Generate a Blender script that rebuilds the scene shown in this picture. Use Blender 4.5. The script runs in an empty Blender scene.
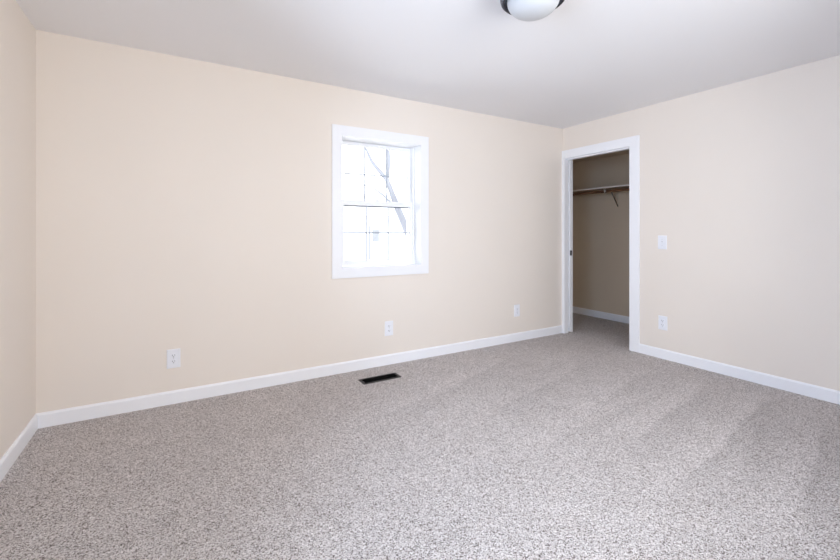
import bpy, bmesh, math, random
from mathutils import Vector, Matrix

# ------------------------------------------------------------------ camera, world, light
sc = bpy.context.scene
col = sc.collection
L = 4.723            # length of the window wall
H = 2.44             # ceiling height
REAR = -3.86         # rear wall
cd = bpy.data.cameras.new('camera'); cam = bpy.data.objects.new('camera', cd); col.objects.link(cam)
cam.location = (0.7322, -3.3686, 1.1973)
cam.rotation_euler = (math.pi / 2, 0, -0.536446)
cd.sensor_fit = 'HORIZONTAL'; cd.sensor_width = 36
cd.lens = 36 * 412.1 / 840
cd.shift_y = -(280 - 232.7) / 840
cd.clip_start = 0.02
sc.camera = cam

w = bpy.data.worlds.new('sky'); sc.world = w; w.use_nodes = True
bg = w.node_tree.nodes['Background']
bg.inputs[0].default_value = (0.98, 0.99, 1.0, 1); bg.inputs[1].default_value = 5.0

def area(name, loc, rot, sx, sy, power, color, portal=False):
    d = bpy.data.lights.new(name, 'AREA'); d.shape = 'RECTANGLE'; d.size = sx; d.size_y = sy
    d.energy = power; d.color = color
    if portal: d.cycles.is_portal = True
    o = bpy.data.objects.new(name, d); col.objects.link(o); o.location = loc; o.rotation_euler = rot
    return o
# lamps added outside the unseen windows to boost daylight; portals at every window
area('added_daylight_rear', (2.10, REAR - 0.30, 1.50), (math.radians(90), 0, 0), 1.3, 1.45, 69, (0.98, 1.0, 1.0))
area('added_daylight_left', (-0.34, -2.75, 1.50), (0, math.radians(-90), 0), 1.3, 1.4, 90, (0.47, 0.68, 1.0))
area('portal_front_window', (2.345, 0.30, 1.46), (math.radians(-90), 0, 0), 0.84, 1.2, 1, (1, 1, 1), portal=True)
area('portal_rear_window', (2.10, REAR - 0.24, 1.475), (math.radians(90), 0, 0), 1.32, 1.38, 1, (1, 1, 1), portal=True)
area('portal_left_window', (-0.24, -2.75, 1.485), (0, math.radians(-90), 0), 1.30, 1.36, 1, (1, 1, 1), portal=True)

vs = sc.view_settings
vs.view_transform = 'Standard'; vs.look = 'None'; vs.gamma = 1; vs.use_curve_mapping = False
vs.exposure = -0.07
sc.cycles.use_denoising = True
sc.cycles.max_bounces = 12; sc.cycles.diffuse_bounces = 8; sc.cycles.transparent_max_bounces = 12
sc.cycles.sample_clamp_indirect = 6
sc.cycles.caustics_reflective = False; sc.cycles.caustics_refractive = False

# ------------------------------------------------------------------ materials
def mat(name, color, rough=0.5, metal=0.0, spec=0.5):
    m = bpy.data.materials.new(name); m.use_nodes = True
    b = m.node_tree.nodes['Principled BSDF']
    b.inputs['Base Color'].default_value = (*color, 1); b.inputs['Roughness'].default_value = rough
    b.inputs['Metallic'].default_value = metal; b.inputs['Specular IOR Level'].default_value = spec
    return m

def paint(name, color, rough, scale=260, bump=0.06, mottle=0.02):
    m = mat(name, color, rough, spec=0.35); t = m.node_tree; n = t.nodes; b = n['Principled BSDF']
    tc = n.new('ShaderNodeTexCoord')
    nz = n.new('ShaderNodeTexNoise'); nz.inputs['Scale'].default_value = scale; nz.inputs['Detail'].default_value = 3
    bp = n.new('ShaderNodeBump'); bp.inputs['Strength'].default_value = bump; bp.inputs['Distance'].default_value = 0.002
    t.links.new(tc.outputs['Object'], nz.inputs['Vector']); t.links.new(nz.outputs['Fac'], bp.inputs['Height'])
    t.links.new(bp.outputs['Normal'], b.inputs['Normal'])
    if mottle:
        n2 = n.new('ShaderNodeTexNoise'); n2.inputs['Scale'].default_value = 1.7; n2.inputs['Detail'].default_value = 5
        r = n.new('ShaderNodeMapRange'); r.inputs['To Min'].default_value = 1 - mottle; r.inputs['To Max'].default_value = 1 + mottle
        mx = n.new('ShaderNodeVectorMath'); mx.operation = 'SCALE'; mx.inputs[0].default_value = color
        t.links.new(tc.outputs['Object'], n2.inputs['Vector']); t.links.new(n2.outputs['Fac'], r.inputs['Value'])
        t.links.new(r.outputs['Result'], mx.inputs['Scale']); t.links.new(mx.outputs['Vector'], b.inputs['Base Color'])
    return m

M = {}
M['wall'] = paint('cream_wall_paint', (0.83, 0.76, 0.69), 0.55)
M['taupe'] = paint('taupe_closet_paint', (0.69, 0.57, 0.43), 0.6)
M['ceiling'] = paint('white_ceiling_paint', (0.84, 0.835, 0.85), 0.8, 180, 0.08, 0.008)
M['trim'] = paint('white_trim_paint', (0.895, 0.90, 0.93), 0.38, 60, 0.0, 0)
M['plastic'] = mat('white_plastic', (0.84, 0.85, 0.90), 0.35)
M['vinyl'] = mat('white_vinyl', (0.92, 0.93, 0.95), 0.45)
M['grid'] = mat('grey_white_grid', (0.50, 0.55, 0.62), 0.5)
M['slot'] = mat('dark_slot', (0.09, 0.09, 0.10), 0.7)
M['gasket'] = mat('grey_weatherstrip', (0.12, 0.14, 0.18), 0.6)
M['screw'] = mat('painted_screw', (0.62, 0.62, 0.66), 0.4, 0.3)
M['black_metal'] = mat('black_metal', (0.006, 0.006, 0.008), 0.6, 0.0, 0.2)
M['vent_frame'] = mat('dark_bronze_metal', (0.035, 0.03, 0.028), 0.5, 0.2, 0.3)
M['vent_slat'] = mat('dark_slat_metal', (0.004, 0.004, 0.004), 0.85, 0.0, 0.1)
M['rim'] = mat('oil_rubbed_bronze', (0.045, 0.05, 0.07), 0.22, 0.9)
M['bowl'] = mat('frosted_glass_bowl', (0.57, 0.58, 0.60), 0.5)
_b = M['bowl'].node_tree.nodes['Principled BSDF']; _b.inputs['Subsurface Weight'].default_value = 0.8
_b.inputs['Subsurface Radius'].default_value = (1, 1, 1); _b.inputs['Subsurface Scale'].default_value = 0.06
M['shelf'] = mat('shelf_laminate', (0.80, 0.75, 0.69), 0.5)
M['nickel'] = mat('nickel_metal', (0.62, 0.60, 0.57), 0.3, 0.9)
M['bracket'] = mat('bracket_metal', (0.16, 0.14, 0.125), 0.35, 0.8)
M['snow'] = mat('snow_ground', (0.82, 0.83, 0.85), 0.9)
M['siding'] = mat('pale_siding', (0.62, 0.64, 0.68), 0.8)
M['roof'] = mat('pale_roof', (0.55, 0.57, 0.62), 0.9)
M['dark_pane'] = mat('house_window_pane', (0.185, 0.2, 0.22), 0.6)
M['pole'] = mat('weathered_pole', (0.17, 0.18, 0.21), 0.8)
M['shrub'] = mat('frosted_hedge', (0.16, 0.19, 0.21), 0.9)

# bark
m = mat('grey_bark', (0.16, 0.16, 0.2), 0.9); t = m.node_tree; n = t.nodes
nz = n.new('ShaderNodeTexNoise'); nz.inputs['Scale'].default_value = 14
cr = n.new('ShaderNodeValToRGB'); cr.color_ramp.elements[0].color = (0.135, 0.145, 0.175, 1); cr.color_ramp.elements[1].color = (0.19, 0.205, 0.24, 1)
t.links.new(nz.outputs['Fac'], cr.inputs['Fac']); t.links.new(cr.outputs['Color'], n['Principled BSDF'].inputs['Base Color'])
M['bark'] = m

# wood for the closet rod
m = mat('brown_wood', (0.2, 0.1, 0.05), 0.4); t = m.node_tree; n = t.nodes
tc = n.new('ShaderNodeTexCoord'); mp = n.new('ShaderNodeMapping'); mp.inputs['Scale'].default_value = (30, 2, 30)
nz = n.new('ShaderNodeTexNoise'); nz.inputs['Scale'].default_value = 2.2; nz.inputs['Detail'].default_value = 4
cr = n.new('ShaderNodeValToRGB')
cr.color_ramp.elements[0].position = 0.3; cr.color_ramp.elements[0].color = (0.10, 0.04, 0.018, 1)
cr.color_ramp.elements[1].position = 0.7; cr.color_ramp.elements[1].color = (0.30, 0.165, 0.09, 1)
t.links.new(tc.outputs['Object'], mp.inputs['Vector']); t.links.new(mp.outputs['Vector'], nz.inputs['Vector'])
t.links.new(nz.outputs['Fac'], cr.inputs['Fac']); t.links.new(cr.outputs['Color'], n['Principled BSDF'].inputs['Base Color'])
M['wood'] = m

# window glass: clear pane with a weak reflection
m = bpy.data.materials.new('clear_glass'); m.use_nodes = True; t = m.node_tree; n = t.nodes
n.remove(n['Principled BSDF'])
tr = n.new('ShaderNodeBsdfTransparent'); gl = n.new('ShaderNodeBsdfGlossy'); gl.inputs['Roughness'].default_value = 0.02
fr = n.new('ShaderNodeFresnel'); fr.inputs['IOR'].default_value = 1.25
mx = n.new('ShaderNodeMixShader'); t.links.new(fr.outputs[0], mx.inputs[0]); t.links.new(tr.outputs[0], mx.inputs[1]); t.links.new(gl.outputs[0], mx.inputs[2])
t.links.new(mx.outputs[0], n['Material Output'].inputs['Surface'])
M['glass'] = m

# carpet: flecked twist pile brushed in bands by the vacuum cleaner
# edges where one vacuum pass meets the next: from (x, y) to (x, y) on the floor, strength
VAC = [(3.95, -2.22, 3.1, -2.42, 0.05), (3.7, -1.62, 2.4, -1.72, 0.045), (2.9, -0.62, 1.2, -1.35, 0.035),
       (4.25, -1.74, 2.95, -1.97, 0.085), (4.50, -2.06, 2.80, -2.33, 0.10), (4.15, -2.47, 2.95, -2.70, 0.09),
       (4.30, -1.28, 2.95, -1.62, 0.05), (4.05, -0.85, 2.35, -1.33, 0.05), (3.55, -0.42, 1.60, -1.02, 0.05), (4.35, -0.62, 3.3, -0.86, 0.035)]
def carpet():
    m = mat('flecked_carpet', (0.45, 0.41, 0.38), 0.95, spec=0.1); t = m.node_tree; n = t.nodes; lk = t.links.new
    b = n['Principled BSDF']
    tc = n.new('ShaderNodeTexCoord'); P = tc.outputs['Object']
    def math_(op, a, bb=None, c=None, clamp=False):
        x = n.new('ShaderNodeMath'); x.operation = op; x.use_clamp = clamp
        for i, v in enumerate((a, bb, c)):
            if v is None: continue
            if isinstance(v, (int, float)): x.inputs[i].default_value = v
            else: lk(v, x.inputs[i])
        return x.outputs[0]
    def noise(scale, detail=2, rough=0.5, vec=P):
        x = n.new('ShaderNodeTexNoise'); x.inputs['Scale'].default_value = scale; x.inputs['Detail'].default_value = detail
        x.inputs['Roughness'].default_value = rough; lk(vec, x.inputs['Vector']); return x
    # slightly warped coordinates for the tufts
    wn = noise(60, 2)
    sub = n.new('ShaderNodeVectorMath'); sub.operation = 'SUBTRACT'; lk(wn.outputs['Color'], sub.inputs[0]); sub.inputs[1].default_value = (0.5, 0.5, 0.5)
    scl = n.new('ShaderNodeVectorMath'); scl.operation = 'SCALE'; lk(sub.outputs[0], scl.inputs[0]); scl.inputs['Scale'].default_value = 0.006
    add = n.new('ShaderNodeVectorMath'); add.operation = 'ADD'; lk(P, add.inputs[0]); lk(scl.outputs[0], add.inputs[1])
    PV = add.outputs[0]
    v = n.new('ShaderNodeTexVoronoi'); v.inputs['Scale'].default_value = 300; lk(PV, v.inputs['Vector'])
    sep = n.new('ShaderNodeSeparateColor'); lk(v.outputs['Color'], sep.inputs[0])
    cr = n.new('ShaderNodeValToRGB'); cr.color_ramp.interpolation = 'LINEAR'
    e = cr.color_ramp.elements
    e[0].position = 0.0; e[0].color = (0.05, 0.035, 0.03, 1)
    e[1].position = 1.0; e[1].color = (0.90, 0.86, 0.85, 1)
    for p_, c_ in ((0.12, (0.14, 0.11, 0.095)), (0.24, (0.42, 0.37, 0.345)), (0.45, (0.60, 0.55, 0.53)), (0.75, (0.74, 0.69, 0.67))):
        q = e.new(p_); q.color = (*c_, 1)
    lk(sep.outputs[0], cr.inputs['Fac'])
    # large soft unevenness
    big = noise(1.1, 3)
    med = noise(7, 3)
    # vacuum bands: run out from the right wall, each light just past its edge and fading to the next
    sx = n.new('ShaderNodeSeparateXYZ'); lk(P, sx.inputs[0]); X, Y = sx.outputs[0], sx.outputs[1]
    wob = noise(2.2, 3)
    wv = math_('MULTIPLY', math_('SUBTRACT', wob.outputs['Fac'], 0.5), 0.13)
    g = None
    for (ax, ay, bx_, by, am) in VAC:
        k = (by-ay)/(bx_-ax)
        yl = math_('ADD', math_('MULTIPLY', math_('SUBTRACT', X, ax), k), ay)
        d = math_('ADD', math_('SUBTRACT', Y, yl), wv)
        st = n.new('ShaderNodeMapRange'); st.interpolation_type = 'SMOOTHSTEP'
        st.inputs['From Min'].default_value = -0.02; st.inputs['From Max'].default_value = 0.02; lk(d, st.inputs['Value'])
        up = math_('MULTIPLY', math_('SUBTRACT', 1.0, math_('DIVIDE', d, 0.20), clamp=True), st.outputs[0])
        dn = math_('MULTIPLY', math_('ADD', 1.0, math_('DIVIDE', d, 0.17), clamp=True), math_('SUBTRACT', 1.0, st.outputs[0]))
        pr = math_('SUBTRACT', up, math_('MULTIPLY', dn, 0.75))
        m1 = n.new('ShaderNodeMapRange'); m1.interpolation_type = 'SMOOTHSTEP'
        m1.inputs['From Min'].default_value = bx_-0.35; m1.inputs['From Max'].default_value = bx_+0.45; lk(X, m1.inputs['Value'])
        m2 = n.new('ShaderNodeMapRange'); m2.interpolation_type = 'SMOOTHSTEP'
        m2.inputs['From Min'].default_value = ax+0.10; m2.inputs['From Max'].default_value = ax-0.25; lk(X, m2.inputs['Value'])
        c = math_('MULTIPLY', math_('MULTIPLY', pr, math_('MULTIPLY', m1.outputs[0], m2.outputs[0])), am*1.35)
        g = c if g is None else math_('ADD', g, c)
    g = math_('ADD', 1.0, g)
    g = math_('ADD', g, math_('MULTIPLY', math_('SUBTRACT', big.outputs['Fac'], 0.5), 0.22))
    g = math_('ADD', g, math_('MULTIPLY', math_('SUBTRACT', med.outputs['Fac'], 0.5), 0.16))
    clump = noise(95, 2, 0.6)
    g = math_('ADD', g, math_('MULTIPLY', math_('SUBTRACT', clump.outputs['Fac'], 0.5), 0.5))
    s2 = n.new('ShaderNodeVectorMath'); s2.operation = 'SCALE'; lk(cr.outputs['Color'], s2.inputs[0]); lk(g, s2.inputs['Scale'])
    lk(s2.outputs[0], b.inputs['Base Color'])
    # tuft relief
    f = noise(420, 2)
    hgt = math_('SUBTRACT', math_('MULTIPLY', f.outputs['Fac'], 0.6), v.outputs['Distance'])
    bp = n.new('ShaderNodeBump'); bp.inputs['Strength'].default_value = 0.7; bp.inputs['Distance'].default_value = 0.006
    lk(hgt, bp.inputs['Height']); lk(bp.outputs['Normal'], b.inputs['Normal'])
    return m
M['carpet'] = carpet()

# ------------------------------------------------------------------ mesh helpers
def box(bm, x0, x1, y0, y1, z0, z1):
    vv = [bm.verts.new(p) for p in ((x0,y0,z0),(x1,y0,z0),(x1,y1,z0),(x0,y1,z0),(x0,y0,z1),(x1,y0,z1),(x1,y1,z1),(x0,y1,z1))]
    for f in ((3,2,1,0),(4,5,6,7),(0,1,5,4),(1,2,6,5),(2,3,7,6),(3,0,4,7)): bm.faces.new([vv[i] for i in f])
    return vv

def prism(bm, pts, axis, a0, a1):
    """closed outline pts (2-D) pushed along an axis from a0 to a1"""
    def P(p, a):
        return {'x': (a, p[0], p[1]), 'y': (p[0], a, p[1]), 'z': (p[0], p[1], a)}[axis]
    A = [bm.verts.new(P(p, a0)) for p in pts]; B = [bm.verts.new(P(p, a1)) for p in pts]
    k = len(pts)
    bm.faces.new(A); bm.faces.new(B[::-1])
    for i in range(k): bm.faces.new((A[i], B[i], B[(i+1) % k], A[(i+1) % k]))
    bmesh.ops.recalc_face_normals(bm, faces=bm.faces)

def tube(bm, pts, radii, seg=12):
    pts = [Vector(p) for p in pts]; rings = []
    for i, p in enumerate(pts):
        d = (pts[min(i+1, len(pts)-1)] - pts[max(i-1, 0)]).normalized()
        up = Vector((0,0,1)) if abs(d.z) < 0.9 else Vector((1,0,0))
        u = d.cross(up).normalized(); v = d.cross(u).normalized()
        r = radii[i] if isinstance(radii, (list, tuple)) else radii
        rings.append([bm.verts.new(p + (u*math.cos(a) + v*math.sin(a))*r) for a in (2*math.pi*k/seg for k in range(seg))])
    for a, b in zip(rings, rings[1:]):
        for k in range(seg): bm.faces.new((a[k], a[(k+1) % seg], b[(k+1) % seg], b[k]))
    bm.faces.new(rings[0][::-1]); bm.faces.new(rings[-1])
    bmesh.ops.recalc_face_normals(bm, faces=bm.faces)

def lathe(bm, prof, seg=64, c=(0,0,0), axis='z'):
    rings = []
    for r, h in prof:
        if r < 1e-6:
            p = (0,0,h) if axis == 'z' else (0,h,0)
            rings.append([bm.verts.new(Vector(c)+Vector(p))])
        else:
            rg = []
            for k in range(seg):
                a = 2*math.pi*k/seg
                p = (r*math.cos(a), r*math.sin(a), h) if axis == 'z' else (r*math.cos(a), h, r*math.sin(a))
                rg.append(bm.verts.new(Vector(c)+Vector(p)))
            rings.append(rg)
    for a, b in zip(rings, rings[1:]):
        for k in range(seg):
            k2 = (k+1) % seg
            if len(a) == 1 and len(b) == 1: continue
            if len(a) == 1: bm.faces.new((a[0], b[k], b[k2]))
            elif len(b) == 1: bm.faces.new((a[k], a[k2], b[0]))
            else: bm.faces.new((a[k], a[k2], b[k2], b[k]))
    bmesh.ops.recalc_face_normals(bm, faces=bm.faces)

def obj(name, bm, m, parent=None, bevel=0, smooth=False, seg=2):
    me = bpy.data.meshes.new(name); bm.to_mesh(me); bm.free(); me.materials.append(m)
    o = bpy.data.objects.new(name, me); col.objects.link(o)
    if parent: o.parent = parent
    if smooth:
        for p in me.polygons: p.use_smooth = True
    if bevel:
        b = o.modifiers.new('bevel', 'BEVEL'); b.width = bevel; b.segments = seg; b.limit_method = 'ANGLE'; b.angle_limit = math.radians(40)
        b.harden_normals = False
    return o

def ring(bm, axis, a0, a1, outer, inner):
    """flat mitred frame; outer/inner = (u0, u1, v0, v1); axis 'x' or 'y' is its thickness"""
    def P(u, v, a): return (a, u, v) if axis == 'x' else (u, a, v)
    def q(r): return [(r[0], r[2]), (r[1], r[2]), (r[1], r[3]), (r[0], r[3])]
    O, I = q(outer), q(inner)
    o0 = [bm.verts.new(P(u, v, a0)) for u, v in O]; o1 = [bm.verts.new(P(u, v, a1)) for u, v in O]
    i0 = [bm.verts.new(P(u, v, a0)) for u, v in I]; i1 = [bm.verts.new(P(u, v, a1)) for u, v in I]
    for k in range(4):
        j = (k+1) % 4
        for f in ((o0[k], o0[j], i0[j], i0[k]), (o1[k], o1[j], i1[j], i1[k]), (o0[k], o0[j], o1[j], o1[k]), (i0[k], i0[j], i1[j], i1[k])):
            bm.faces.new(f)
    bmesh.ops.recalc_face_normals(bm, faces=bm.faces)

def boxes(name, bl, m, parent=None, bevel=0):
    bm = bmesh.new()
    for b in bl: box(bm, *b)
    return obj(name, bm, m, parent, bevel)

def struct(o): o['kind'] = 'structure'; return o
def empty(name, loc=(0,0,0), rz=0):
    o = bpy.data.objects.new(name, None); col.objects.link(o); o.location = loc; o.rotation_euler = (0,0,rz); o.empty_display_size = 0.1
    return o
def tag(o, label, cat, group=None):
    o['label'] = label; o['category'] = cat
    if group: o['group'] = group
    return o

# ------------------------------------------------------------------ room shell
T = 0.13                                  # inner wall thickness
VX0, VX1, VY0, VY1 = 2.022, 2.338, -0.345, -0.246     # hole of the floor register
CX = 5.875                                # back wall of the closet
CY0, CY1, CH = -1.45, 1.30, 2.24          # closet ends and its ceiling
struct(boxes('floor', [(-0.1, VX0, REAR-0.1, 0.0, -0.12, 0), (VX1, L, REAR-0.1, 0.0, -0.12, 0),
                       (VX0, VX1, REAR-0.1, VY0, -0.12, 0), (VX0, VX1, VY1, 0.0, -0.12, 0),
                       (L, CX, CY0, CY1, -0.12, 0)], M['carpet']))
struct(boxes('ceiling', [(-0.1, L+T, REAR-0.1, 0.2, H, H+0.12)], M['ceiling']))
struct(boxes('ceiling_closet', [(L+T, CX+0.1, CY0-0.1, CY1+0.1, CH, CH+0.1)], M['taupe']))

WX0, WX1, WZ0, WZ1 = 1.955, 2.735, 0.895, 2.025       # window opening (inside the casing)
WT = 0.20
struct(boxes('wall_window', [(-0.1, WX0-0.02, 0, WT, -0.12, H), (WX1+0.02, L, 0, WT, -0.12, H),
                             (WX0-0.02, WX1+0.02, 0, WT, -0.12, WZ0-0.02), (WX0-0.02, WX1+0.02, 0, WT, WZ1+0.02, H)], M['wall']))
LY0, LY1, LZ0, LZ1 = -3.42, -2.08, 0.85, 2.12        # unseen window added in the left wall for daylight
struct(boxes('wall_left', [(-0.1, 0, REAR-0.1, LY0, -0.12, H), (-0.1, 0, LY1, 0, -0.12, H),
                           (-0.1, 0, LY0, LY1, -0.12, LZ0), (-0.1, 0, LY0, LY1, LZ1, H)], M['wall']))
# rear wall with an unseen window added for daylight
RX0, RX1, RZ0, RZ1 = 1.45, 2.75, 0.80, 2.15
struct(boxes('wall_rear', [(0, RX0, REAR-0.1, REAR, -0.12, H), (RX1, L, REAR-0.1, REAR, -0.12, H),
                           (RX0, RX1, REAR-0.1, REAR, -0.12, RZ0), (RX0, RX1, REAR-0.1, REAR, RZ1, H)], M['wall']))
# right wall: doorway DY0..DY1 and the slot in which the pocket door slides
DY0, DY1, DZ = -0.853, -0.041, 2.075
PX0, PX1 = L+0.055, L+0.108
struct(boxes('wall_right', [(L, L+T, REAR-0.1, DY0-0.018, -0.12, H), (L, L+T, DY0-0.018, DY1+0.018, DZ+0.016, H),
                            (L, PX0, DY1+0.018, CY1+0.1, -0.12, H), (PX1, L+T, DY1+0.018, CY1+0.1, -0.12, H),
                            (PX0, PX1, 0.80, CY1+0.1, -0.12, H), (PX0, PX1, DY1+0.018, 0.80, 2.11, H)], M['wall']))
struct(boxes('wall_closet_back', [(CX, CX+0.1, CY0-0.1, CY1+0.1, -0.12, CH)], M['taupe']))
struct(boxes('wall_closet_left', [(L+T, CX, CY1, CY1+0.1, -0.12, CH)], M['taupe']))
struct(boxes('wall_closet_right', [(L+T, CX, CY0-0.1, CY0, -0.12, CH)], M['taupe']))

# ---- baseboards: a board with an eased top edge
BH, BT = 0.091, 0.013
def bb_x(name, x0, x1, y, s):      # runs along x, wall face at y, s = -1 sticks out to -y
    bm = bmesh.new(); prism(bm, [(y, 0), (y + s*BT, 0), (y + s*BT, BH-0.012), (y + s*BT*0.45, BH), (y, BH)], 'x', x0, x1)
    return struct(obj(name, bm, M['trim']))
def bb_y(name, y0, y1, x, s):
    bm = bmesh.new(); prism(bm, [(x, 0), (x + s*BT, 0), (x + s*BT, BH-0.012), (x + s*BT*0.45, BH), (x, BH)], 'y', y0, y1)
    return struct(obj(name, bm, M['trim']))
bb_x('baseboard_window', 0, L-0.018, 0, -1)
bb_y('baseboard_left', REAR, -BT, 0, 1)
bb_y('baseboard_right', REAR, DY0-0.1, L, -1)
bb_x('baseboard_rear', BT, L-BT, REAR, 1)
bb_y('baseboard_closet_back', CY0, CY1, CX, -1)
bb_x('baseboard_closet_left', L+T, CX-BT, CY1, -1)
bb_x('baseboard_closet_right', L+T, CX-BT, CY0, 1)

# ------------------------------------------------------------------ window in view
def window(name, x0, x1, z0, z1, face, s, out, rail=None, cas=0.087):
    """face = y of the wall face, s = +1 when outdoors lies towards +y"""
    W = struct(empty(name, ((x0+x1)/2, face, z0)))
    W0 = Vector(W.location)
    def bx(nm, bl, m, parent=W, bevel=0):
        bm = bmesh.new()
        for (a, b, c, d, e, f) in bl:
            c2, d2 = sorted((face + s*c, face + s*d))
            box(bm, a-W0.x, b-W0.x, c2-W0.y, d2-W0.y, e-W0.z, f-W0.z)
        return obj(nm, bm, m, parent, bevel)
    # casing boards, mitred look by butt joints
    c = cas
    bm = bmesh.new(); ya, yb = sorted((0.0, -0.018*s))
    ring(bm, 'y', ya, yb, (x0-c-W0.x, x1+c-W0.x, -c, z1+c-W0.z), (x0-W0.x, x1-W0.x, 0, z1-W0.z))
    obj('casing', bm, M['trim'], W, bevel=0.0015)
    # jamb liner
    bx('window_frame', [(x0-0.02, x0, 0, out, z0-0.02, z1+0.02), (x1, x1+0.02, 0, out, z0-0.02, z1+0.02),
                        (x0, x1, 0, out, z1, z1+0.02), (x0, x1, 0, out, z0-0.02, z0),
                        (x0, x0+0.022, 0.115, out, z0, z1), (x1-0.012, x1, 0.115, out, z0, z1)], M['vinyl'], bevel=0.001)
    zm = rail
    def sash(nm, ya, yb, a0, a1, lo, hi, bot, top):
        S = bx(nm, [(a0, a0+0.045, ya, yb, lo, hi), (a1-0.026, a1, ya, yb, lo, hi),
                    (a0+0.045, a1-0.026, ya, yb, lo, lo+bot), (a0+0.045, a1-0.026, ya, yb, hi-top, hi)], M['vinyl'], bevel=0.002)
        gx0, gx1, gz0, gz1 = a0+0.045, a1-0.026, lo+bot, hi-top
        ym = (ya+yb)/2
        bx('pane', [(gx0, gx1, ym-0.002, ym+0.002, gz0, gz1)], M['glass'], S)
        g = 0.006
        bars = [(gx0, gx1, ym+0.003, ym+0.009, (gz0+gz1)/2-g, (gz0+gz1)/2+g)]
        for k in (1, 2):
            xx = gx0 + (gx1-gx0)*k/3
            bars.append((xx-g, xx+g, ym+0.0032, ym+0.0088, gz0, gz1))
        bx('muntin_grid', bars, M['grid'], S)
        return S
    A0, A1 = x0+0.022, x1-0.012
    lower = sash('lower_sash', 0.128, 0.160, A0, A1, z0+0.004, zm+0.046, 0.050, 0.046)
    upper = sash('upper_sash', 0.166, 0.196, A0, A1, zm-0.008, z1-0.002, 0.044, 0.032)
    bx('weatherstrip', [(A0+0.045, A1-0.026, 0.160, 0.166, zm-0.0095, zm+0.0015)], M['gasket'], lower)
    xm = (x0+x1)/2
    bx('sash_lock', [(xm-0.03, xm+0.03, 0.132, 0.156, zm+0.046, zm+0.054), (xm-0.008, xm+0.022, 0.126, 0.146, zm+0.054, zm+0.062)], M['vinyl'], lower, 0.002)
    return W
window('window_1', WX0, WX1, WZ0, WZ1, 0.0, 1, 0.24, rail=1.444)
# unseen windows added behind the camera as a source of daylight
window('window_rear_unseen', RX0+0.02, RX1-0.02, RZ0+0.02, RZ1-0.02, REAR, -1, 0.22, rail=1.48, cas=0.06)
wl = window('window_left_unseen', LY0+0.02, LY1-0.02, LZ0+0.02, LZ1-0.02, 0.0, 1, 0.22, rail=1.48, cas=0.06)
wl.location = (0, (LY0+LY1)/2, wl.location.z); wl.rotation_euler = (0, 0, math.pi/2)

# ------------------------------------------------------------------ closet doorway
D = struct(empty('door_1', (L, (DY0+DY1)/2, 0)))
def dbx(nm, bl, m, parent=D, bevel=0):
    bm = bmesh.new()
    for (a, b, c, d, e, f) in bl: box(bm, a-L, b-L, c-(DY0+DY1)/2, d-(DY0+DY1)/2, e, f)
    return obj(nm, bm, m, parent, bevel)
mid = (DY0+DY1)/2; ch = DZ+0.097
bm = bmesh.new()
prism(bm, [(DY0-0.1-mid, 0), (DY0-mid, 0), (DY0-mid, DZ), (DY1-mid, DZ), (DY1-mid, 0), (-0.001-mid, 0), (-0.001-mid, ch), (DY0-0.1-mid, ch)], 'x', -0.018, 0)
obj('casing', bm, M['trim'], D, bevel=0.0015)
dbx('door_jamb', [(L-0.002, L+T, DY0-0.018, DY0, 0, DZ+0.016),
                  (L-0.002, PX0-0.003, DY1, DY1+0.018, 0, DZ), (PX1+0.003, L+T, DY1, DY1+0.018, 0, DZ),
                  (L-0.002, PX0-0.003, DY0, DY1+0.018, DZ, DZ+0.016), (PX1+0.003, L+T, DY0, DY1+0.018, DZ, DZ+0.016),
                  (L+0.012, PX0-0.003, DY0, DY1, DZ-0.013, DZ)], M['trim'], bevel=0.001)
dbx('door_track', [(PX0-0.002, PX1+0.002, DY0, 0.79, DZ+0.004, DZ+0.014)], M['vent_frame'])
leaf = dbx('pocket_door', [(PX0+0.009, PX1-0.009, DY1-0.012, 0.77, 0.016, DZ-0.004)], M['trim'], bevel=0.0015)
ed = dbx('latch', [(PX0+0.011, PX1-0.011, DY1-0.0145, DY1-0.011, 0.925, 0.985)], M['black_metal'], leaf, 0.001)
dbx('finger_pull', [(PX0+0.0065, PX0+0.010, DY1+0.03, DY1+0.06, 0.90, 1.0)], M['black_metal'], leaf)

# ------------------------------------------------------------------ closet shelf, rod, bracket
SZ = 1.797; SX = CX-0.315; BY = 0.048
SH = empty('closet_shelf', (CX, 0, SZ))
boxes('shelf_board', [(SX-CX+0.003, 0, CY0, CY1, -0.017, 0)], M['wood'], SH)
boxes('front_edge', [(SX-CX-0.002, SX-CX+0.003, CY0, CY1, -0.018, 0.0005)], M['shelf'], SH)['label'] = 'pale front edge strip'
tag(SH,
    'long brown shelf with a pale front edge inside the closet above the rod', 'shelf')
bm = bmesh.new(); RXc, RZc = SX+0.045, SZ-0.058
tube(bm, [(RXc, CY0+0.001, RZc), (RXc, CY1-0.001, RZc)], 0.0175, 24)
o = obj('closet_rod', bm, M['wood'], smooth=False)
tag(o, 'brown wooden hanging rod under the shelf in the closet', 'rod')
B = tag(empty('shelf_bracket', (CX, BY, SZ-0.3)), 'metal bracket on the closet back wall holding up the shelf and rod', 'bracket')
def loc(p): return Vector(p) - Vector(B.location)
bm = bmesh.new()
def lbox(x0,x1,y0,y1,z0,z1):
    a = loc((x0,y0,z0)); b = loc((x1,y1,z1)); box(bm, a.x, b.x, a.y, b.y, a.z, b.z)
lbox(CX-0.004, CX, BY-0.005, BY+0.005, SZ-0.27, SZ-0.018)
lbox(SX+0.01, CX-0.004, BY-0.006, BY+0.006, SZ-0.0215, SZ-0.018)
obj('bracket_plate', bm, M['taupe'], B)
bm = bmesh.new(); tube(bm, [loc((SX+0.15, BY, SZ-0.026)), loc((CX-0.004, BY, SZ-0.245))], 0.0075, 10)
obj('strut', bm, M['bracket'], B, smooth=True)
bm = bmesh.new()
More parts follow.
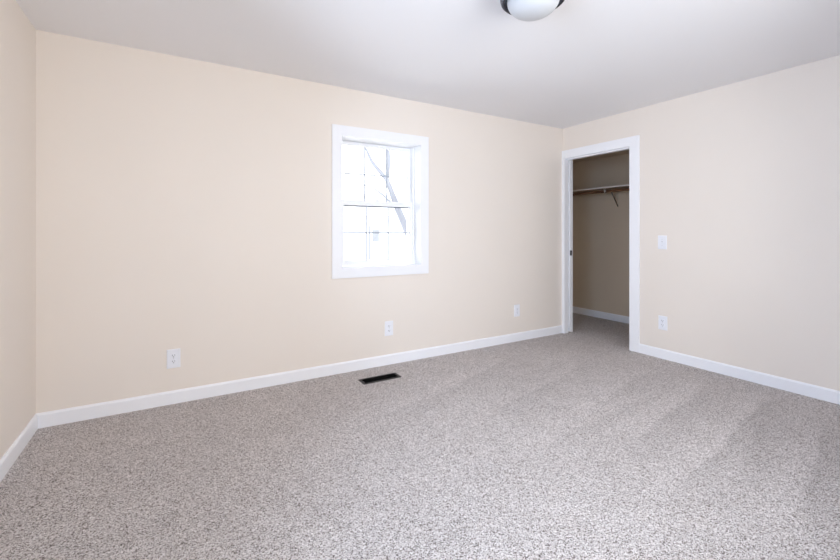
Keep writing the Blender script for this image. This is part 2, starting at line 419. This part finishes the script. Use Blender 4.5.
arc = [(RXc + 0.0225*math.cos(a), BY, RZc + 0.0225*math.sin(a)) for a in (math.radians(d) for d in range(-200, 25, 15))]
tube(bm, [loc((SX+0.012, BY, SZ-0.022))] + [loc(p) for p in arc], 0.006, 8)
obj('rod_hook', bm, M['nickel'], B, smooth=True)
bm = bmesh.new()
lathe(bm, [(0, -0.006), (0.007, -0.004), (0.012, 0), (0.009, 0.005), (0, 0.008)], 16, loc((RXc-0.02, BY-0.012, RZc+0.004)))
lathe(bm, [(0, -0.005), (0.005, -0.004), (0.007, 0), (0.005, 0.004), (0, 0.005)], 16, loc((SX+0.02, BY-0.016, SZ-0.027)))
obj('screw', bm, M['plastic'], B, smooth=True)

# ------------------------------------------------------------------ electrical plates
def plate_shape(bm, w, h, t=0.006):
    """wall plate facing -y, centred on the origin, edges rolled back"""
    k = 0.004
    rings = [[(-w/2, 0, -h/2), (w/2, 0, -h/2), (w/2, 0, h/2), (-w/2, 0, h/2)],
             [(-w/2, -t*0.45, -h/2), (w/2, -t*0.45, -h/2), (w/2, -t*0.45, h/2), (-w/2, -t*0.45, h/2)],
             [(-w/2+k, -t, -h/2+k), (w/2-k, -t, -h/2+k), (w/2-k, -t, h/2-k), (-w/2+k, -t, h/2-k)]]
    R = [[bm.verts.new(p) for p in r] for r in rings]
    for a, b in zip(R, R[1:]):
        for i in range(4): bm.faces.new((a[i], a[(i+1) % 4], b[(i+1) % 4], b[i]))
    bm.faces.new(R[-1]); bm.faces.new(R[0][::-1])
    bmesh.ops.recalc_face_normals(bm, faces=bm.faces)

def screw_at(parent, z, y):
    bm = bmesh.new(); lathe(bm, [(0.0034, y), (0.0034, y-0.0008), (0.0, y-0.0014)], 12, (0, 0, z), 'y')
    return obj('screw', bm, M['screw'], parent)

def make_outlet(w=0.083, h=0.132):
    r = empty('wall_outlet')
    bm = bmesh.new(); plate_shape(bm, w, h); obj('faceplate', bm, M['plastic'], r)
    for zc in (0.0205, -0.0205):
        bm = bmesh.new()
        # rounded socket face with flat top and bottom
        pts = []
        for a in range(0, 360, 15):
            x = 0.0172*math.cos(math.radians(a)); z = 0.0172*math.sin(math.radians(a))
            pts.append((x, zc + max(-0.0142, min(0.0142, z))))
        prism(bm, pts, 'y', -0.0085, -0.004)
        s = obj('socket', bm, M['plastic'], r)
        bm = bmesh.new()
        box(bm, -0.0085, -0.0055, -0.0089, -0.0080, zc-0.001, zc+0.0085)
        box(bm, 0.0055, 0.0085, -0.0089, -0.0080, zc+0.0005, zc+0.0085)
        lathe(bm, [(0.003, -0.0080), (0.003, -0.0089), (0, -0.0089)], 12, (0, 0, zc-0.0075), 'y')
        obj('slots', bm, M['slot'], s)
    screw_at(r, 0, -0.0058)
    return r

def copy_tree(o, parent=None):
    c = o.copy(); col.objects.link(c)
    if parent: c.parent = parent
    for ch in list(o.children): copy_tree(ch, c)
    return c

outs = [((0.724, 0, 0.315), 0, 'white double outlet low on the window wall, nearest the left corner'),
        ((2.405, 0, 0.327), 0, 'white double outlet on the window wall, under the window beside its right half'),
        ((3.980, 0, 0.337), 0, 'white double outlet on the window wall, nearest the closet doorway corner'),
        ((L, -1.180, 0.339), math.pi/2, 'white double outlet on the right wall, directly below the light switch')]
first = make_outlet()
for i, (p, rz, lb) in enumerate(outs):
    o = first if i == 0 else copy_tree(first)
    o.location = p
    o.rotation_euler = (0, 0, -math.pi/2) if rz else (0, 0, 0)
    tag(o, lb, 'outlet', 'white wall outlets')
# light switch: plate facing -x
S = tag(empty('light_switch', (L, -1.175, 1.105), -math.pi/2), 'white toggle light switch plate on the right wall beside the closet door', 'switch')
bm = bmesh.new(); plate_shape(bm, 0.082, 0.130); obj('faceplate', bm, M['plastic'], S)
bm = bmesh.new(); box(bm, -0.0052, 0.0052, -0.0068, -0.004, -0.012, 0.012); obj('toggle_collar', bm, M['screw'], S)
bm = bmesh.new()
v8 = box(bm, -0.0038, 0.0038, -0.016, -0.005, -0.010, 0.0)
obj('toggle', bm, M['plastic'], S, bevel=0.001)
screw_at(S, 0.030, -0.0058); screw_at(S, -0.030, -0.0058)

# ------------------------------------------------------------------ floor register
V = tag(empty('floor_vent', ((VX0+VX1)/2, (VY0+VY1)/2, 0)), 'black slotted metal heating register set in the carpet below the window', 'vent')
cx, cy = V.location.x, V.location.y
hx, hy = (VX1-VX0)/2, (VY1-VY0)/2
bm = bmesh.new()
f = 0.010
for (a, b, c, d) in ((-hx-f, -hx+0.010, -hy-f, hy+f), (hx-0.010, hx+f, -hy-f, hy+f), (-hx+0.010, hx-0.010, -hy-f, -hy+0.006), (-hx+0.010, hx-0.010, hy-0.006, hy+f)):
    box(bm, a, b, c, d, 0.0, 0.005)
obj('vent_frame', bm, M['vent_frame'], V, bevel=0.0015)
bm = bmesh.new()
k = 26
for i in range(k):
    x = -hx+0.016 + (2*hx-0.032)*i/(k-1)
    prism(bm, [(x-0.004, -0.014), (x-0.0028, -0.014), (x+0.0038, 0.002), (x+0.0026, 0.002)], 'y', -hy+0.006, hy-0.006)
box(bm, -hx+0.010, hx-0.010, -0.002, 0.002, -0.012, 0.0025)
obj('louvres', bm, M['vent_slat'], V)
bm = bmesh.new()
q = 0.002
for b_ in ((-hx, -hx+q, -hy, hy, -0.11, 0), (hx-q, hx, -hy, hy, -0.11, 0), (-hx+q, hx-q, -hy, -hy+q, -0.11, 0), (-hx+q, hx-q, hy-q, hy, -0.11, 0), (-hx+q, hx-q, -hy+q, hy-q, -0.11, -0.108)):
    box(bm, *b_)
obj('duct', bm, M['vent_slat'], V)

# ------------------------------------------------------------------ flush ceiling light
C_ = tag(empty('ceiling_light', (2.268, -1.890, H)), 'flush ceiling light with a frosted white bowl and dark metal rim', 'ceiling light')
bm = bmesh.new()
lathe(bm, [(0.0, 0.0), (0.150, 0.0), (0.150, -0.020), (0.138, -0.040)], 72)
obj('mounting_pan', bm, M['rim'], C_, smooth=False)
bm = bmesh.new()
prof = [(0.150, -0.022), (0.157, -0.034), (0.1615, -0.050), (0.1615, -0.070), (0.158, -0.083), (0.150, -0.090), (0.133, -0.088), (0.129, -0.078), (0.129, -0.036), (0.150, -0.022)]
lathe(bm, prof, 96); bmesh.ops.remove_doubles(bm, verts=bm.verts, dist=1e-5)
obj('metal_rim', bm, M['rim'], C_, smooth=True)
bm = bmesh.new()
prof = [(0.1275, -0.066)] + [(0.1275*math.cos(a)**0.85 if a < math.pi/2-1e-4 else 0, -0.082 - 0.081*math.sin(a)) for a in (math.pi/2*i/18 for i in range(19))]
prof[-1] = (0, prof[-1][1])
lathe(bm, prof, 96)
obj('glass_bowl', bm, M['bowl'], C_, smooth=True)

# ------------------------------------------------------------------ outdoors, seen through the window
GZ = -0.6
struct(boxes('ground', [(-30, 60, 0.25, 70, GZ-0.2, GZ)], M['snow']))
CP = Vector(cam.location); ang = 0.536446
def at(px, py, d):      # the place in the yard seen at a point of the photograph, d metres ahead
    xr = (px-420)/412.1*d; z = CP.z + (232.7-py)/412.1*d
    return Vector((CP.x + xr*math.cos(ang) + d*math.sin(ang), CP.y - xr*math.sin(ang) + d*math.cos(ang), z))
# leaning bare tree
base = at(416, 330, 8.2); base.z = GZ
bm = bmesh.new()
p1 = at(409.5, 236, 8.3); p2 = at(398, 209, 8.5); p3 = at(387, 180, 8.8); p4 = at(372, 162, 9.2); p5 = at(362, 140, 9.6)
TB = Vector(base)
tr = tag(empty('bare_tree', TB), 'bare leaning tree with grey limbs seen through the right side of the window', 'tree')
tube(bm, [base-TB, (base.lerp(p1, .5)-TB), p1-TB, p2-TB], [0.17, 0.11, 0.085, 0.07], 14)
obj('trunk', bm, M['bark'], tr, smooth=True)
def branch(pts, rad):
    bm = bmesh.new(); tube(bm, [p-TB for p in pts], rad, 10); return obj('branch', bm, M['bark'], tr, smooth=True)
branch([p2, p3, p4, p5], [0.068, 0.055, 0.045, 0.02])
branch([p2, at(391, 203, 8.6), at(383, 195, 8.7), at(374, 188.5, 8.9), at(364, 185, 9.1), at(352, 184, 9.4)], [0.04, 0.03, 0.022, 0.018, 0.014, 0.006])
branch([p3, at(389, 162, 9.1), at(388, 140, 9.4), at(384, 110, 9.8)], [0.045, 0.042, 0.034, 0.015])
# pale house across the yard
hb = at(372, 240, 27); HB = Vector((hb.x, hb.y, GZ))
hs = tag(empty('house', HB, -0.25), 'pale neighbouring house barely visible through the bright window', 'house')
bm = bmesh.new(); box(bm, -5, 4.2, 0, 6, 0, 2.9)
obj('house_walls', bm, M['siding'], hs)
bm = bmesh.new(); prism(bm, [(-0.4, 2.9), (3.0, 4.6), (6.4, 2.9)], 'x', -5.4, 4.6)
obj('roof', bm, M['roof'], hs)
for x in (-2.6, 0.25, 2.9):
    bm = bmesh.new(); box(bm, x-0.22, x+0.22, -0.04, 0.0, 1.2, 2.0); obj('house_window', bm, M['dark_pane'], hs)
# thin pole on a low base
pb = at(369.5, 251, 14); PB = Vector((pb.x, pb.y, GZ))
po = tag(empty('yard_pole', PB), 'thin upright pole on a low base in the yard outside the window', 'pole')
bm = bmesh.new(); tube(bm, [(0,0,0.12), (0,0,2.05)], 0.03, 10); obj('pole_shaft', bm, M['pole'], po)
bm = bmesh.new(); box(bm, -0.28, 0.28, -0.2, 0.2, 0, 0.14); obj('pole_base', bm, M['pole'], po, bevel=0.02)
